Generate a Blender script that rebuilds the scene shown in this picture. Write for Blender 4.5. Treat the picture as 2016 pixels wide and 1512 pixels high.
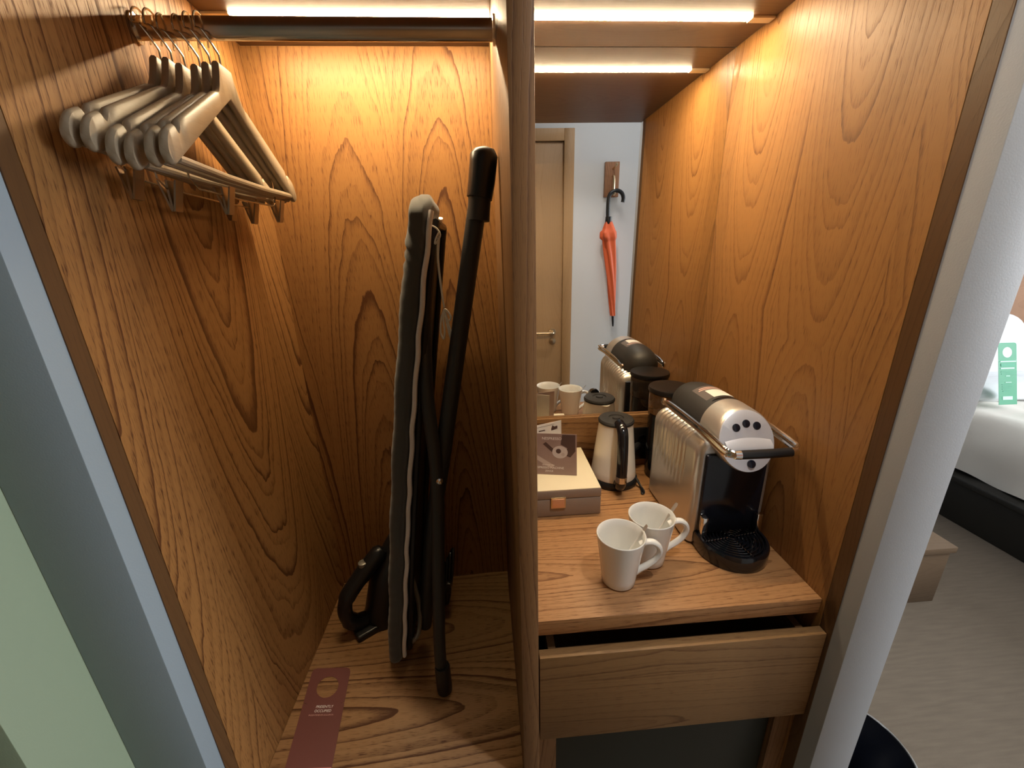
import bpy, bmesh, math, random
from mathutils import Vector, Matrix
random.seed(4)
PI = math.pi
S = bpy.context.scene
for o in list(bpy.data.objects): bpy.data.objects.remove(o)
COL = S.collection

# ---------------------------------------------------------------- camera, world, lights, exposure
def cam_rot(rx, ry, rz):
    return Matrix.Rotation(math.radians(rz), 3, 'Z') @ Matrix.Rotation(math.radians(rx), 3, 'X') @ Matrix.Rotation(math.radians(ry), 3, 'Y')
M = cam_rot(-18.3165, 1.526, -3.6129)
cam = bpy.data.objects.new('camera', bpy.data.cameras.new('camera'))
COL.objects.link(cam)
right, fwd, up = M.col[0], M.col[1], M.col[2]
R4 = Matrix((right, up, -fwd)).transposed().to_4x4()
cam.matrix_world = Matrix.Translation((0, -0.56, 1.5)) @ R4
cam.data.sensor_width = 36; cam.data.lens = 804.2148 / 2016 * 36
cam.data.clip_start = 0.01
S.camera = cam
W = bpy.data.worlds.new('world'); S.world = W; W.use_nodes = True
W.node_tree.nodes['Background'].inputs[0].default_value = (0.6, 0.62, 0.68, 1)
W.node_tree.nodes['Background'].inputs[1].default_value = 0.05
def area(name, loc, target, sx, sy, power, col):
    l = bpy.data.lights.new(name, 'AREA'); l.shape = 'RECTANGLE'; l.size = sx; l.size_y = sy
    l.energy = power; l.color = col
    o = bpy.data.objects.new(name, l); COL.objects.link(o); o.location = loc
    o.rotation_euler = (Vector(target) - Vector(loc)).to_track_quat('-Z', 'Y').to_euler()
    return o
area('bedroom_window_light', (4.6, -0.55, 1.5), (1.0, 0.0, 0.8), 1.7, 1.6, 58, (0.93, 0.965, 1.0))
area('corridor_ceiling_light', (0.75, -0.28, 2.46), (0.70, -0.28, 0), 0.35, 0.2, 1.1, (1.0, 0.97, 0.92))
for sx_ in (0.50, 1.75):
    sl = bpy.data.lights.new('corridor_spot', 'SPOT'); sl.energy = 12; sl.color = (1.0, 0.96, 0.90); sl.spot_size = math.radians(86); sl.spot_blend = .7; sl.shadow_soft_size = .035
    so_ = bpy.data.objects.new('corridor_spot', sl); COL.objects.link(so_); so_.location = (sx_, -0.30, 2.47)
LED_STRENGTH = 76.0
S.view_settings.view_transform = 'Standard'; S.view_settings.look = 'None'
S.view_settings.gamma = 1; S.view_settings.use_curve_mapping = False
S.view_settings.exposure = 1.5
S.cycles.max_bounces = 10

# ---------------------------------------------------------------- mesh helpers (world coordinates in, made local to the parent)
def wloc(o):
    p = Vector((0, 0, 0))
    while o: p += o.location; o = o.parent
    return p
def tag(o, label=None, cat=None, group=None, kind=None):
    if label: o['label'] = label
    if cat: o['category'] = cat
    if group: o['group'] = group
    if kind: o['kind'] = kind
    return o
def thing(name, label, cat, loc=(0, 0, 0), group=None):
    o = bpy.data.objects.new(name, None); o.empty_display_size = .05
    COL.objects.link(o); o.location = loc
    return tag(o, label, cat, group)
class G:
    """geometry collector; smooth faces by flag"""
    def __init__(s): s.v = []; s.f = []; s.sm = []
    def add(s, vs, fs, smooth=True):
        b = len(s.v); s.v += [tuple(p) for p in vs]
        for f in fs: s.f.append([b + i for i in f]); s.sm.append(smooth)
        return s
    def box(s, x0, x1, y0, y1, z0, z1, bev=0.0):
        bm = bmesh.new()
        bmesh.ops.create_cube(bm, size=1)
        for v in bm.verts:
            v.co = Vector(((x0+x1)/2 + v.co.x*(x1-x0), (y0+y1)/2 + v.co.y*(y1-y0), (z0+z1)/2 + v.co.z*(z1-z0)))
        if bev > 0: bmesh.ops.bevel(bm, geom=bm.edges[:], offset=bev, segments=2 if bev < .006 else 4, profile=0.5, affect='EDGES')
        bm.verts.index_update()
        s.add([v.co[:] for v in bm.verts], [[v.index for v in f.verts] for f in bm.faces], bev > .006)
        bm.free(); return s
    def tube(s, path, r, n=10, closed=False, cap=True, flat=1.0):
        P = [Vector(p) for p in path]; m = len(P)
        rs = r if isinstance(r, (list, tuple)) else [r]*m
        vs = []; prev = None
        for i in range(m):
            a = P[i-1] if (i > 0 or closed) else P[i]; b = P[(i+1) % m] if (i < m-1 or closed) else P[i]
            t = (b - a).normalized()
            if prev is None:
                ref = Vector((0, 0, 1)) if abs(t.z) < .9 else Vector((0, 1, 0))
                u = t.cross(ref).normalized()
            else:
                u = (prev - t * prev.dot(t)).normalized()
            prev = u; w = t.cross(u)
            for k in range(n):
                an = 2*PI*k/n
                vs.append(P[i] + (u*math.cos(an)*flat + w*math.sin(an)) * rs[i])
        fs = []
        for i in range(m if closed else m-1):
            j = (i+1) % m
            for k in range(n):
                fs.append([i*n+k, i*n+(k+1) % n, j*n+(k+1) % n, j*n+k])
        if cap and not closed:
            fs.append(list(range(n))[::-1]); fs.append([(m-1)*n+k for k in range(n)])
        return s.add(vs, fs)
    def lathe(s, prof, c, axis='z', n=32, func=None, cap=True):
        """prof: list of (radius, height) ; c centre at height 0"""
        vs = []
        for (r, h) in prof:
            for k in range(n):
                a = 2*PI*k/n; p, q = r*math.cos(a), r*math.sin(a)
                if axis == 'z': v = (c[0]+p, c[1]+q, c[2]+h)
                elif axis == 'y': v = (c[0]+p, c[1]+h, c[2]+q)
                else: v = (c[0]+h, c[1]+p, c[2]+q)
                vs.append(func(v) if func else v)
        fs = []
        for i in range(len(prof)-1):
            for k in range(n):
                fs.append([i*n+k, i*n+(k+1) % n, (i+1)*n+(k+1) % n, (i+1)*n+k])
        if cap:
            fs.append(list(range(n))[::-1]); fs.append([(len(prof)-1)*n+k for k in range(n)])
        return s.add(vs, fs)
    def prism(s, poly, axis, lo, hi, func=None, smooth=False):
        """poly in the two other axes (in x,y,z order), extruded lo..hi along axis"""
        n = len(poly)
        def P(a, b, t):
            v = {'x': (t, a, b), 'y': (a, t, b), 'z': (a, b, t)}[axis]
            return func(v) if func else v
        vs = [P(a, b, lo) for a, b in poly] + [P(a, b, hi) for a, b in poly]
        fs = [list(range(n))[::-1], list(range(n, 2*n))] + [[i, (i+1) % n, n+(i+1) % n, n+i] for i in range(n)]
        return s.add(vs, fs, smooth)
    def grid(s, fn, nu, nv, closed_u=False):
        vs = [fn(i/(nu-(0 if closed_u else 1)), j/(nv-1)) for j in range(nv) for i in range(nu)]
        fs = []
        for j in range(nv-1):
            for i in range(nu if closed_u else nu-1):
                k = (i+1) % nu
                fs.append([j*nu+i, j*nu+k, (j+1)*nu+k, (j+1)*nu+i])
        return s.add(vs, fs)
    def make(s, name, mat, parent=None, bev=0, auto=35, sub=0):
        me = bpy.data.meshes.new(name)
        off = wloc(parent) if parent else Vector((0, 0, 0))
        me.from_pydata([tuple(Vector(v) - off) for v in s.v], [], s.f)
        bm = bmesh.new(); bm.from_mesh(me)
        for i, f in enumerate(bm.faces):
            pass
        bmesh.ops.recalc_face_normals(bm, faces=bm.faces[:])
        bm.to_mesh(me); bm.free()
        me.polygons.foreach_set('use_smooth', s.sm[:len(me.polygons)] if len(s.sm) >= len(me.polygons) else [True]*len(me.polygons))
        try: me.set_sharp_from_angle(angle=math.radians(auto))
        except Exception: pass
        me.materials.append(mat)
        o = bpy.data.objects.new(name, me); COL.objects.link(o)
        if parent: o.parent = parent
        if bev:
            m = o.modifiers.new('bevel', 'BEVEL'); m.width = bev; m.segments = 2; m.limit_method = 'ANGLE'; m.angle_limit = math.radians(40)
        if sub:
            m = o.modifiers.new('sub', 'SUBSURF'); m.levels = sub; m.render_levels = sub
        return o
def bx(name, mat, parent, x0, x1, y0, y1, z0, z1, bev=0.0):
    return G().box(x0, x1, y0, y1, z0, z1, bev).make(name, mat, parent)
def tb(name, mat, parent, path, r, n=10, **k):
    return G().tube(path, r, n, **k).make(name, mat, parent)
def smooth_path(pts, sub=6):
    P = [Vector(p) for p in pts]; out = []
    for i in range(len(P)-1):
        a = P[max(i-1, 0)]; b = P[i]; c = P[i+1]; d = P[min(i+2, len(P)-1)]
        for k in range(sub):
            t = k/sub
            out.append(.5*((2*b) + (c-a)*t + (2*a-5*b+4*c-d)*t*t + (3*b-a-3*c+d)*t**3))
    out.append(P[-1]); return out
def copy_tree(o, parent=None):
    c = o.copy(); COL.objects.link(c); c.parent = parent
    for ch in [q for q in bpy.data.objects if q.parent == o]: copy_tree(ch, c)
    return c
def text(name, body, mat, parent, loc, rot, size, align='CENTER', sx=1.0, depth=0.0002):
    cu = bpy.data.curves.new(name, 'FONT'); cu.body = body; cu.size = size; cu.align_x = align; cu.extrude = depth; cu.resolution_u = 3
    t = bpy.data.objects.new(name+'_tmp', cu); COL.objects.link(t)
    bpy.context.view_layer.update()
    me = bpy.data.meshes.new_from_object(t.evaluated_get(bpy.context.evaluated_depsgraph_get()))
    bpy.data.objects.remove(t)
    me.materials.clear(); me.materials.append(mat)
    mw = Matrix.Translation(Vector(loc) - (wloc(parent) if parent else Vector())) @ rot.to_4x4() @ Matrix.Diagonal((sx, 1, 1, 1))
    me.transform(mw)
    o = bpy.data.objects.new(name, me); COL.objects.link(o)
    if parent: o.parent = parent
    return o
def rot_from(xa, ya):
    x = Vector(xa).normalized(); z = x.cross(Vector(ya)).normalized(); y = z.cross(x)
    return Matrix((x, y, z)).transposed()

# ---------------------------------------------------------------- materials
def mat(name, col, rough=.5, metal=0, bump=0, bscale=200, var=0, vscale=8, coat=0, trans=0, ior=1.45, emit=None, es=0, sheen=0, spec=.5):
    m = bpy.data.materials.new(name); m.use_nodes = True
    nt = m.node_tree; b = nt.nodes['Principled BSDF']
    b.inputs['Base Color'].default_value = (*col, 1); b.inputs['Roughness'].default_value = rough
    b.inputs['Metallic'].default_value = metal; b.inputs['Coat Weight'].default_value = coat
    b.inputs['Transmission Weight'].default_value = trans; b.inputs['IOR'].default_value = ior
    b.inputs['Sheen Weight'].default_value = sheen; b.inputs['Specular IOR Level'].default_value = spec
    if emit: b.inputs['Emission Color'].default_value = (*emit, 1); b.inputs['Emission Strength'].default_value = es
    tc = nt.nodes.new('ShaderNodeTexCoord')
    if var:
        n = nt.nodes.new('ShaderNodeTexNoise'); n.inputs['Scale'].default_value = vscale; n.inputs['Detail'].default_value = 4
        r = nt.nodes.new('ShaderNodeMixRGB'); r.blend_type = 'MIX'
        r.inputs[1].default_value = (*[c*(1-var) for c in col], 1); r.inputs[2].default_value = (*[min(1, c*(1+var)) for c in col], 1)
        nt.links.new(tc.outputs['Object'], n.inputs['Vector']); nt.links.new(n.outputs['Fac'], r.inputs[0]); nt.links.new(r.outputs[0], b.inputs['Base Color'])
    if bump:
        n = nt.nodes.new('ShaderNodeTexNoise'); n.inputs['Scale'].default_value = bscale; n.inputs['Detail'].default_value = 3
        bp = nt.nodes.new('ShaderNodeBump'); bp.inputs['Strength'].default_value = bump; bp.inputs['Distance'].default_value = .001
        nt.links.new(tc.outputs['Object'], n.inputs['Vector']); nt.links.new(n.outputs['Fac'], bp.inputs['Height']); nt.links.new(bp.outputs[0], b.inputs['Normal'])
    return m

def oak(name, grain='z', light=(.300, .143, .046), dark=(.095, .034, .009), leaf=.27, seed=0., rough=.42, slope=.15, contrast=2.0, off=0., freq=100, apex=None):
    """plain-sawn veneer: rings of a slightly tilted log, cut leaf by leaf, plus pores"""
    m = bpy.data.materials.new(name); m.use_nodes = True; nt = m.node_tree; L = nt.links
    b = nt.nodes['Principled BSDF']; b.inputs['Roughness'].default_value = rough; b.inputs['Specular IOR Level'].default_value = .28
    def N(t): return nt.nodes.new('ShaderNode'+t)
    def mth(op, a, c=None, d=None):
        n = N('Math'); n.operation = op
        for i, q in enumerate((a, c, d)):
            if q is None: continue
            if isinstance(q, (int, float)): n.inputs[i].default_value = q
            else: L.new(q, n.inputs[i])
        return n.outputs[0]
    tc = N('TexCoord'); sp = N('SeparateXYZ'); L.new(tc.outputs['Object'], sp.inputs[0])
    X, Y, Z = sp.outputs
    if grain == 'z': u = mth('ADD', X, Y); v = Z
    elif grain == 'x': u = mth('ADD', Y, Z); v = X
    else: u = mth('ADD', X, Z); v = Y
    u = mth('ADD', u, 5 + off)
    un = mth('DIVIDE', u, leaf); li = mth('FLOOR', un)
    wn = N('TexWhiteNoise'); wn.noise_dimensions = '1D'; L.new(mth('ADD', li, seed), wn.inputs['W']); rnd = wn.outputs['Value']
    ru = mth('MULTIPLY', mth('SUBTRACT', mth('SUBTRACT', un, li), mth('ADD', .38, mth('MULTIPLY', rnd, .24))), leaf)
    vv = mth('ADD', v, mth('MULTIPLY', rnd, 13.7))
    # wobble
    cb = N('CombineXYZ'); L.new(mth('MULTIPLY', u, 9), cb.inputs[0]); L.new(mth('MULTIPLY', vv, 1.6), cb.inputs[1]); L.new(mth('MULTIPLY', rnd, 7), cb.inputs[2])
    n1 = N('TexNoise'); n1.inputs['Scale'].default_value = 1; n1.inputs['Detail'].default_value = 2; L.new(cb.outputs[0], n1.inputs['Vector'])
    cb2 = N('CombineXYZ'); L.new(mth('MULTIPLY', u, 60), cb2.inputs[0]); L.new(mth('MULTIPLY', vv, 14), cb2.inputs[1])
    n2 = N('TexNoise'); n2.inputs['Scale'].default_value = 1; n2.inputs['Detail'].default_value = 3; L.new(cb2.outputs[0], n2.inputs['Vector'])
    if apex is None: h = mth('PINGPONG', mth('MULTIPLY', vv, slope), .11)
    else: h = mth('MULTIPLY', mth('ADD', mth('SUBTRACT', v, apex), mth('MULTIPLY', rnd, .25)), slope)
    h = mth('ADD', h, mth('MULTIPLY', mth('SUBTRACT', n1.outputs['Fac'], .5), .035))
    ruw = mth('ADD', ru, mth('MULTIPLY', mth('SUBTRACT', n1.outputs['Color'] if False else n1.outputs['Fac'], .5), .02))
    rad = mth('SQRT', mth('ADD', mth('MULTIPLY', mth('MULTIPLY', ruw, ruw), 1.0), mth('MULTIPLY', h, h)))
    rad = mth('ADD', rad, mth('MULTIPLY', mth('SUBTRACT', n2.outputs['Fac'], .5), .0045))
    n5 = N('TexNoise'); n5.noise_dimensions = '1D'; n5.inputs['Scale'].default_value = 45; n5.inputs['Detail'].default_value = 1; L.new(mth('ADD', rad, rnd), n5.inputs['W'])
    rad = mth('ADD', rad, mth('MULTIPLY', n5.outputs['Fac'], .020))
    rf = mth('MULTIPLY', rad, freq); t = mth('FRACT', rf)
    w2 = N('TexWhiteNoise'); w2.noise_dimensions = '1D'; L.new(mth('FLOOR', rf), w2.inputs['W'])
    ringa = mth('ADD', .25, mth('MULTIPLY', mth('MULTIPLY', w2.outputs['Value'], w2.outputs['Value']), 1.1))
    # latewood line: sharp at one side, fading on the other
    line = mth('MULTIPLY', mth('MULTIPLY', mth('POWER', t, 4.0), mth('SUBTRACT', 1.0, mth('POWER', t, 40.0))), ringa)
    # pores
    cb3 = N('CombineXYZ'); L.new(mth('MULTIPLY', u, 620), cb3.inputs[0]); L.new(mth('MULTIPLY', v, 38), cb3.inputs[1])
    n3 = N('TexNoise'); n3.inputs['Scale'].default_value = 1; n3.inputs['Detail'].default_value = 2; L.new(cb3.outputs[0], n3.inputs['Vector'])
    pore = mth('MULTIPLY', mth('SUBTRACT', n3.outputs['Fac'], .54), 7.0); pc = N('Clamp'); L.new(pore, pc.inputs[0]); pore = pc.outputs[0]
    # pores crowd in the early wood (next to each line)
    crowd = mth('ADD', .35, mth('MULTIPLY', t, .65))
    cb4 = N('CombineXYZ'); L.new(mth('MULTIPLY', u, 5), cb4.inputs[0]); L.new(mth('MULTIPLY', vv, .9), cb4.inputs[1])
    n4 = N('TexNoise'); n4.inputs['Scale'].default_value = 1; n4.inputs['Detail'].default_value = 2; L.new(cb4.outputs[0], n4.inputs['Vector'])
    am = mth('ADD', mth('MULTIPLY', line, mth('ADD', .25, mth('MULTIPLY', n4.outputs['Fac'], .75))), mth('MULTIPLY', mth('MULTIPLY', pore, crowd), .42))
    am = mth('MULTIPLY', am, contrast); cl = N('Clamp'); L.new(am, cl.inputs[0])
    mx = N('MixRGB'); mx.inputs[1].default_value = (*light, 1); mx.inputs[2].default_value = (*dark, 1); L.new(cl.outputs[0], mx.inputs[0])
    # leaf to leaf and broad tone
    hs = N('HueSaturation'); L.new(mx.outputs[0], hs.inputs['Color'])
    L.new(mth('ADD', .84, mth('ADD', mth('MULTIPLY', rnd, .12), mth('MULTIPLY', n4.outputs['Fac'], .22))), hs.inputs['Value'])
    L.new(hs.outputs[0], b.inputs['Base Color'])
    bp = N('Bump'); bp.inputs['Strength'].default_value = .35; bp.inputs['Distance'].default_value = .0006; bp.invert = True
    L.new(cl.outputs[0], bp.inputs['Height']); L.new(bp.outputs[0], b.inputs['Normal'])
    L.new(mth('ADD', rough, mth('MULTIPLY', cl.outputs[0], .2)), b.inputs['Roughness'])
    return m

OAK_V = oak('oak_vertical', 'z', apex=.1, slope=.085, leaf=.28, freq=115)
OAK_L = oak('oak_left', 'z', seed=3.3, leaf=.36, off=.11, apex=2.35, slope=.13, freq=105, contrast=2.5)
OAK_R = oak('oak_right', 'z', seed=9.1, leaf=.235, contrast=1.25, off=.05, light=(.300, .143, .045))
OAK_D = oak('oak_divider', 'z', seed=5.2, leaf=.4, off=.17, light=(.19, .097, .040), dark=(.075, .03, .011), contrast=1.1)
OAK_H = oak('oak_horizontal', 'x', light=(.40, .205, .085), dark=(.15, .06, .02), seed=2.4, leaf=.33, off=.1, slope=.06, freq=110)
OAK_FL = oak('oak_floor_panel', 'x', seed=7.9, leaf=.30, light=(.32, .175, .075), dark=(.08, .03, .010), slope=.13, freq=60)
OAK_DR = oak('oak_drawer', 'x', seed=1.7, leaf=.3, light=(.245, .137, .057), dark=(.10, .042, .015), slope=.05, contrast=1.3)
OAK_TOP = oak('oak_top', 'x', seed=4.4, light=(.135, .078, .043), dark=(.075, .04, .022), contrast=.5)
OAK_DOOR = oak('oak_door', 'z', seed=6.1, light=(.36, .215, .10), dark=(.26, .14, .06), contrast=.6)
OAK_DARK = oak('walnut_trim', 'z', seed=8.1, light=(.11, .055, .022), dark=(.05, .022, .009), contrast=.7)
OAK_BED = oak('bench_oak', 'x', seed=8.7, light=(.15, .10, .062), dark=(.09, .058, .034), contrast=.6)
HEADB = oak('headboard_wood', 'x', seed=3.7, light=(.33, .19, .12), dark=(.2, .11, .07), contrast=.6)
BEECH = oak('hanger_beech', 'y', seed=1.1, light=(.35, .28, .195), dark=(.26, .20, .135), contrast=.5, freq=60, rough=.4)
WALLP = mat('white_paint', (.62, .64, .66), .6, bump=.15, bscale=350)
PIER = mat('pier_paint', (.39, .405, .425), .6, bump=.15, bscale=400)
BLUECAST = mat('blue_cast_wall', (.29, .355, .405), .55, bump=.15, bscale=400)  # bluish daylight cast on the left wall, put into its colour
GREENCAST = mat('green_cast_wall', (.32, .40, .28), .55, bump=.15, bscale=400)  # greenish light cast on the return, painted into the wall colour
DKGREEN = mat('dark_green_paint', (.07, .105, .07), .6)
CEIL = mat('ceiling_paint', (.7, .7, .7), .7)
LED = mat('led_diffuser', (.9, .85, .75), .5, emit=(1.0, .77, .47), es=LED_STRENGTH)
LEDOFF = mat('led_end_cap', (.75, .62, .42), .4)
CHROME = mat('chrome', (.78, .76, .73), .12, 1)
DKCHROME = mat('dark_chrome_rail', (.62, .52, .42), .22, 1)
STEEL = mat('spoon_steel', (.80, .78, .73), .30, .8)
WIRE = mat('brass_wire', (.62, .52, .38), .25, 1)
CLIPM = mat('clip_metal', (.40, .33, .25), .32, 1)
SATIN = mat('satin_brass', (.72, .56, .36), .3, 1)
BLACKP = mat('black_plastic', (.012, .012, .013), .32)
BLACKM = mat('matte_black', (.030, .029, .028), .5, bump=.1, bscale=900)
GLOSSB = mat('gloss_black', (.006, .007, .010), .12, coat=.4)
NAVY = mat('dark_panel', (.008, .010, .018), .16)
SILVER = mat('silver_plastic', (.62, .60, .56), .33, .75)
DISC = mat('silver_face', (.66, .68, .74), .34, .35)
SMOKE = mat('smoky_tank', (.55, .50, .45), .05, trans=.95)
PORC = mat('white_porcelain', (.80, .80, .77), .16, coat=.5)
CREAM = mat('cream_enamel', (.90, .85, .74), .25, coat=.3)
BOXT = mat('cream_leatherette', (.74, .65, .45), .5, bump=.2, bscale=600)
BOXS = mat('taupe_leatherette', (.30, .225, .17), .5, bump=.3, bscale=600)
PAPER = mat('white_paper', (.80, .76, .70), .6)
BRCH = mat('brochure_print', (.33, .22, .18), .4, var=.25, vscale=14)
BRDK = mat('brochure_dark', (.09, .05, .04), .4)
BRLT = mat('brochure_light', (.52, .40, .34), .4)
LETTER = mat('white_print', (.85, .78, .72), .6)
PINKPR = mat('pink_print', (.62, .33, .27), .6)
TAGR = mat('plum_card', (.165, .055, .045), .45)
TAGP = mat('pink_edge', (.75, .30, .27), .5)
GRNT = mat('green_card', (.06, .30, .17), .45)
GRND = mat('green_print', (.06, .33, .2), .5)
GRNL = mat('pale_green_print', (.50, .80, .66), .5)
PADG = mat('grey_cover_cloth', (.062, .064, .058), .85, bump=.5, bscale=900, sheen=.3)
HEM = mat('white_elastic_hem', (.82, .78, .74), .8, bump=.5, bscale=700)
CORDW = mat('white_cord', (.74, .70, .60), .8)
MESHB = mat('black_mesh_metal', (.012, .012, .013), .4, .2)
GREYP = mat('grey_metal', (.30, .29, .26), .35, .4)
CARPET = mat('taupe_carpet', (.21, .175, .14), .95, bump=1, bscale=500, var=.12, vscale=60, sheen=.2)
BEDB = mat('dark_bed_base', (.018, .017, .014), .45, bump=.3, bscale=500)
LINEN = mat('white_linen', (.80, .77, .70), .8, bump=.2, bscale=300, sheen=.2)
LINENB = mat('white_pillow_linen', (.76, .79, .82), .8, bump=.2, bscale=300)
BAGB = mat('blue_bag', (.005, .03, .12), .3)
BINM = mat('black_bin', (.008, .008, .009), .3)
UMBR = mat('orange_cloth', (.66, .12, .04), .6, bump=.3, bscale=300)
SOCK = mat('black_socket', (.010, .010, .011), .25)
mm = bpy.data.materials.new('mirror_glass'); mm.use_nodes = True
pb = mm.node_tree.nodes['Principled BSDF']; pb.inputs['Metallic'].default_value = 1; pb.inputs['Roughness'].default_value = .0; pb.inputs['Base Color'].default_value = (.86, .86, .85, 1)
MIRROR = mm

# carpet weave: broad horizontal streaks
nt = CARPET.node_tree; b = nt.nodes['Principled BSDF']
wv = nt.nodes.new('ShaderNodeTexNoise'); mp = nt.nodes.new('ShaderNodeMapping'); tc = nt.nodes.new('ShaderNodeTexCoord')
mp.inputs['Rotation'].default_value = (0, 0, .1); mp.inputs['Scale'].default_value = (9, 90, 1)
wv.inputs['Scale'].default_value = 1; wv.inputs['Detail'].default_value = 4
cr = nt.nodes.new('ShaderNodeMixRGB'); cr.inputs[1].default_value = (.115, .088, .060, 1); cr.inputs[2].default_value = (.20, .157, .112, 1)
nt.links.new(tc.outputs['Object'], mp.inputs[0]); nt.links.new(mp.outputs[0], wv.inputs['Vector']); nt.links.new(wv.outputs['Fac'], cr.inputs[0]); nt.links.new(cr.outputs[0], b.inputs['Base Color'])

# ---------------------------------------------------------------- the setting
XL, XR, DL, DR, D = -.526, .6456, .040, .0715, .60
ZF, ZT, H = .4227, 1.952, .8252
def struct(o, label=None):
    o['kind'] = 'structure'
    return o
struct(bx('floor', CARPET, None, -1.6, 4.8, -2.6, 2.6, -.05, 0))
struct(bx('ceiling', CEIL, None, -1.6, 4.8, -2.6, 2.6, 2.5, 2.55))
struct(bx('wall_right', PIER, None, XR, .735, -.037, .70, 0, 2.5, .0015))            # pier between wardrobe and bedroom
struct(bx('wall_left', BLUECAST, None, -.64, XL, -.050, .70, 0, 2.5, .0015))
struct(bx('wall_left_return', GREENCAST, None, -.80, -.6402, -.155, .70, 0, 2.5, .001))
struct(bx('wall_corridor_end', DKGREEN, None, -.86, -.80, -.85, .70, 0, 2.5))
struct(bx('wall_behind', WALLP, None, -1.6, 1.6, -.93, -.85, 0, 2.5))                 # corridor wall seen in the mirror
struct(bx('wall_back', WALLP, None, -1.6, 4.8, 2.2, 2.3, 0, 2.5))
struct(bx('wall_bedroom_right', WALLP, None, 4.7, 4.8, -2.6, 2.2, 0, 2.5))
struct(bx('wall_wardrobe_back', WALLP, None, -.64, .735, .66, .72, 0, 2.5))
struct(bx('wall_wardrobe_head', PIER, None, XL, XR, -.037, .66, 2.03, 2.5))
struct(bx('wall_bedroom_front', WALLP, None, -1.6, 4.8, -2.6, -2.5, 0, 2.5))

# ---------------------------------------------------------------- wardrobe
w = thing('wardrobe', 'built-in warm oak wardrobe with an open hanging bay and a coffee niche', 'wardrobe', (.06, .3, 0))
G().box(XL+.0005, XL+.0025, .0055, D, .36, ZT).make('side_panel', OAK_L, w)
bx('front_edge', OAK_DARK, w, XL+.0003, XL+.0020, -.0190, .0045, .0, ZT)
bx('back_panel', OAK_V, w, XL, DL, D, D+.018, .36, ZT)
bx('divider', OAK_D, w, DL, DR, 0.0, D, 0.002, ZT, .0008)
bx('side_panel', OAK_R, w, XR-.0025, XR-.0005, .0235, D, 0.002, ZT)
bx('front_edge', OAK_DARK, w, XR-.0020, XR-.0003, -.0040, .0225, 0.002, ZT)
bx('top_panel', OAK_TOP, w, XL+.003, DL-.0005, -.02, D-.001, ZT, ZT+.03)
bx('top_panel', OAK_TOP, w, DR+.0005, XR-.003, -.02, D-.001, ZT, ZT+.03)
bx('bottom_panel', OAK_FL, w, XL+.003, DL-.0005, -.01, D-.0005, ZF-.025, ZF, .0008)
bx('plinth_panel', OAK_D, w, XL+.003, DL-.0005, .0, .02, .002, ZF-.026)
bx('splash_panel', OAK_FL, w, DR+.0005, XR-.003, .586, D-.0005, H+.0005, 1.000, .0008)
bx('back_panel', OAK_V, w, DR, XR-.003, D+.007, D+.018, .36, ZT)
# drawer, slightly below the worktop with a finger gap
dw = bx('drawer', OAK_DR, w, .0742, .6425, .003, .022, .5400, .7660, .0009)
dd = G().box(.095, .110, .022, .48, .58, .748).box(.607, .622, .022, .48, .58, .748).box(.110, .607, .465, .48, .58, .735).box(.110, .607, .022, .465, .58, .588)
dd.box(.110, .607, .0222, .034, .60, .752)
dd.make('drawer_box', OAK_DARK, dw)
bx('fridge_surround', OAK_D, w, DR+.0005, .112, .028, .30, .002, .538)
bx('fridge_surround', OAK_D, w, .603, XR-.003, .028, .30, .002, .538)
fr = thing('minibar_fridge', 'dark minibar fridge door under the oak drawer', 'fridge', (.36, .05, 0))
bx('door', mat('fridge_front', (.018, .022, .018), .35), fr, .1125, .6025, .040, .075, .03, .530, .002)
bx('body', BLACKP, fr, .115, .600, .076, .50, .02, .52, .002)

wt = bx('worktop', OAK_H, None, DR+.0005, XR-.003, .031, .5855, .7900, H, .0012)
tag(wt, 'thick oak worktop carrying the coffee machine, kettle and mugs', 'worktop')
mi = thing('mirror', 'large frameless mirror on the back of the coffee niche reflecting the corridor door', 'mirror', (.36, D, 1.0))
bx('mirror_glass', MIRROR, mi, DR+.0005, XR-.003, D, D+.005, 1.0005, ZT-.0005)

# led strips, flush in the top panels
def led(name, x0, x1, on0, on1, label):
    t = thing(name, label, 'light strip', ((x0+x1)/2, .468, ZT))
    y0, y1 = .4570, .4790
    bx('housing', LEDOFF, t, x0, on0, y0, y1, ZT-.004, ZT-.0002)
    bx('housing', LEDOFF, t, on1, x1, y0, y1, ZT-.004, ZT-.0002)
    pr = [(y0+.001 + (y1-y0-.002)*(.5-.5*math.cos(PI*k/8)), ZT-.0005-.0035*math.sin(PI*k/8)) for k in range(9)]
    G().prism(pr, 'x', on0, on1).make('diffuser', LED, t)
led('led_strip_light', XL+.004, DL-.001, -.470, DL-.002, 'glowing warm led strip above the hanging rail')
led('led_strip_light', DR+.001, XR-.004, DR+.002, .592, 'glowing warm led strip above the coffee niche')

# hanging rail
RY, RZ = .26, 1.842
rl = thing('clothes_rail', 'dark chrome oval clothes rail across the top of the wardrobe bay', 'clothes rail', (-.24, RY, RZ))
ov = [(RY+.0085*math.cos(a), RZ+.0165*math.sin(a)) for a in [2*PI*k/24 for k in range(24)]]
G().prism(ov, 'x', XL+.006, DL-.005, smooth=True).make('rod', DKCHROME, rl)
for s, x in ((1, XL+.0026), (-1, DL-.0005)):
    ov2 = [(RY+.013*math.cos(a), RZ+.022*math.sin(a)) for a in [2*PI*k/24 for k in range(24)]]
    G().prism(ov2, 'x', x, x+s*.004, smooth=True).make('rail_socket', CHROME, rl)

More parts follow.
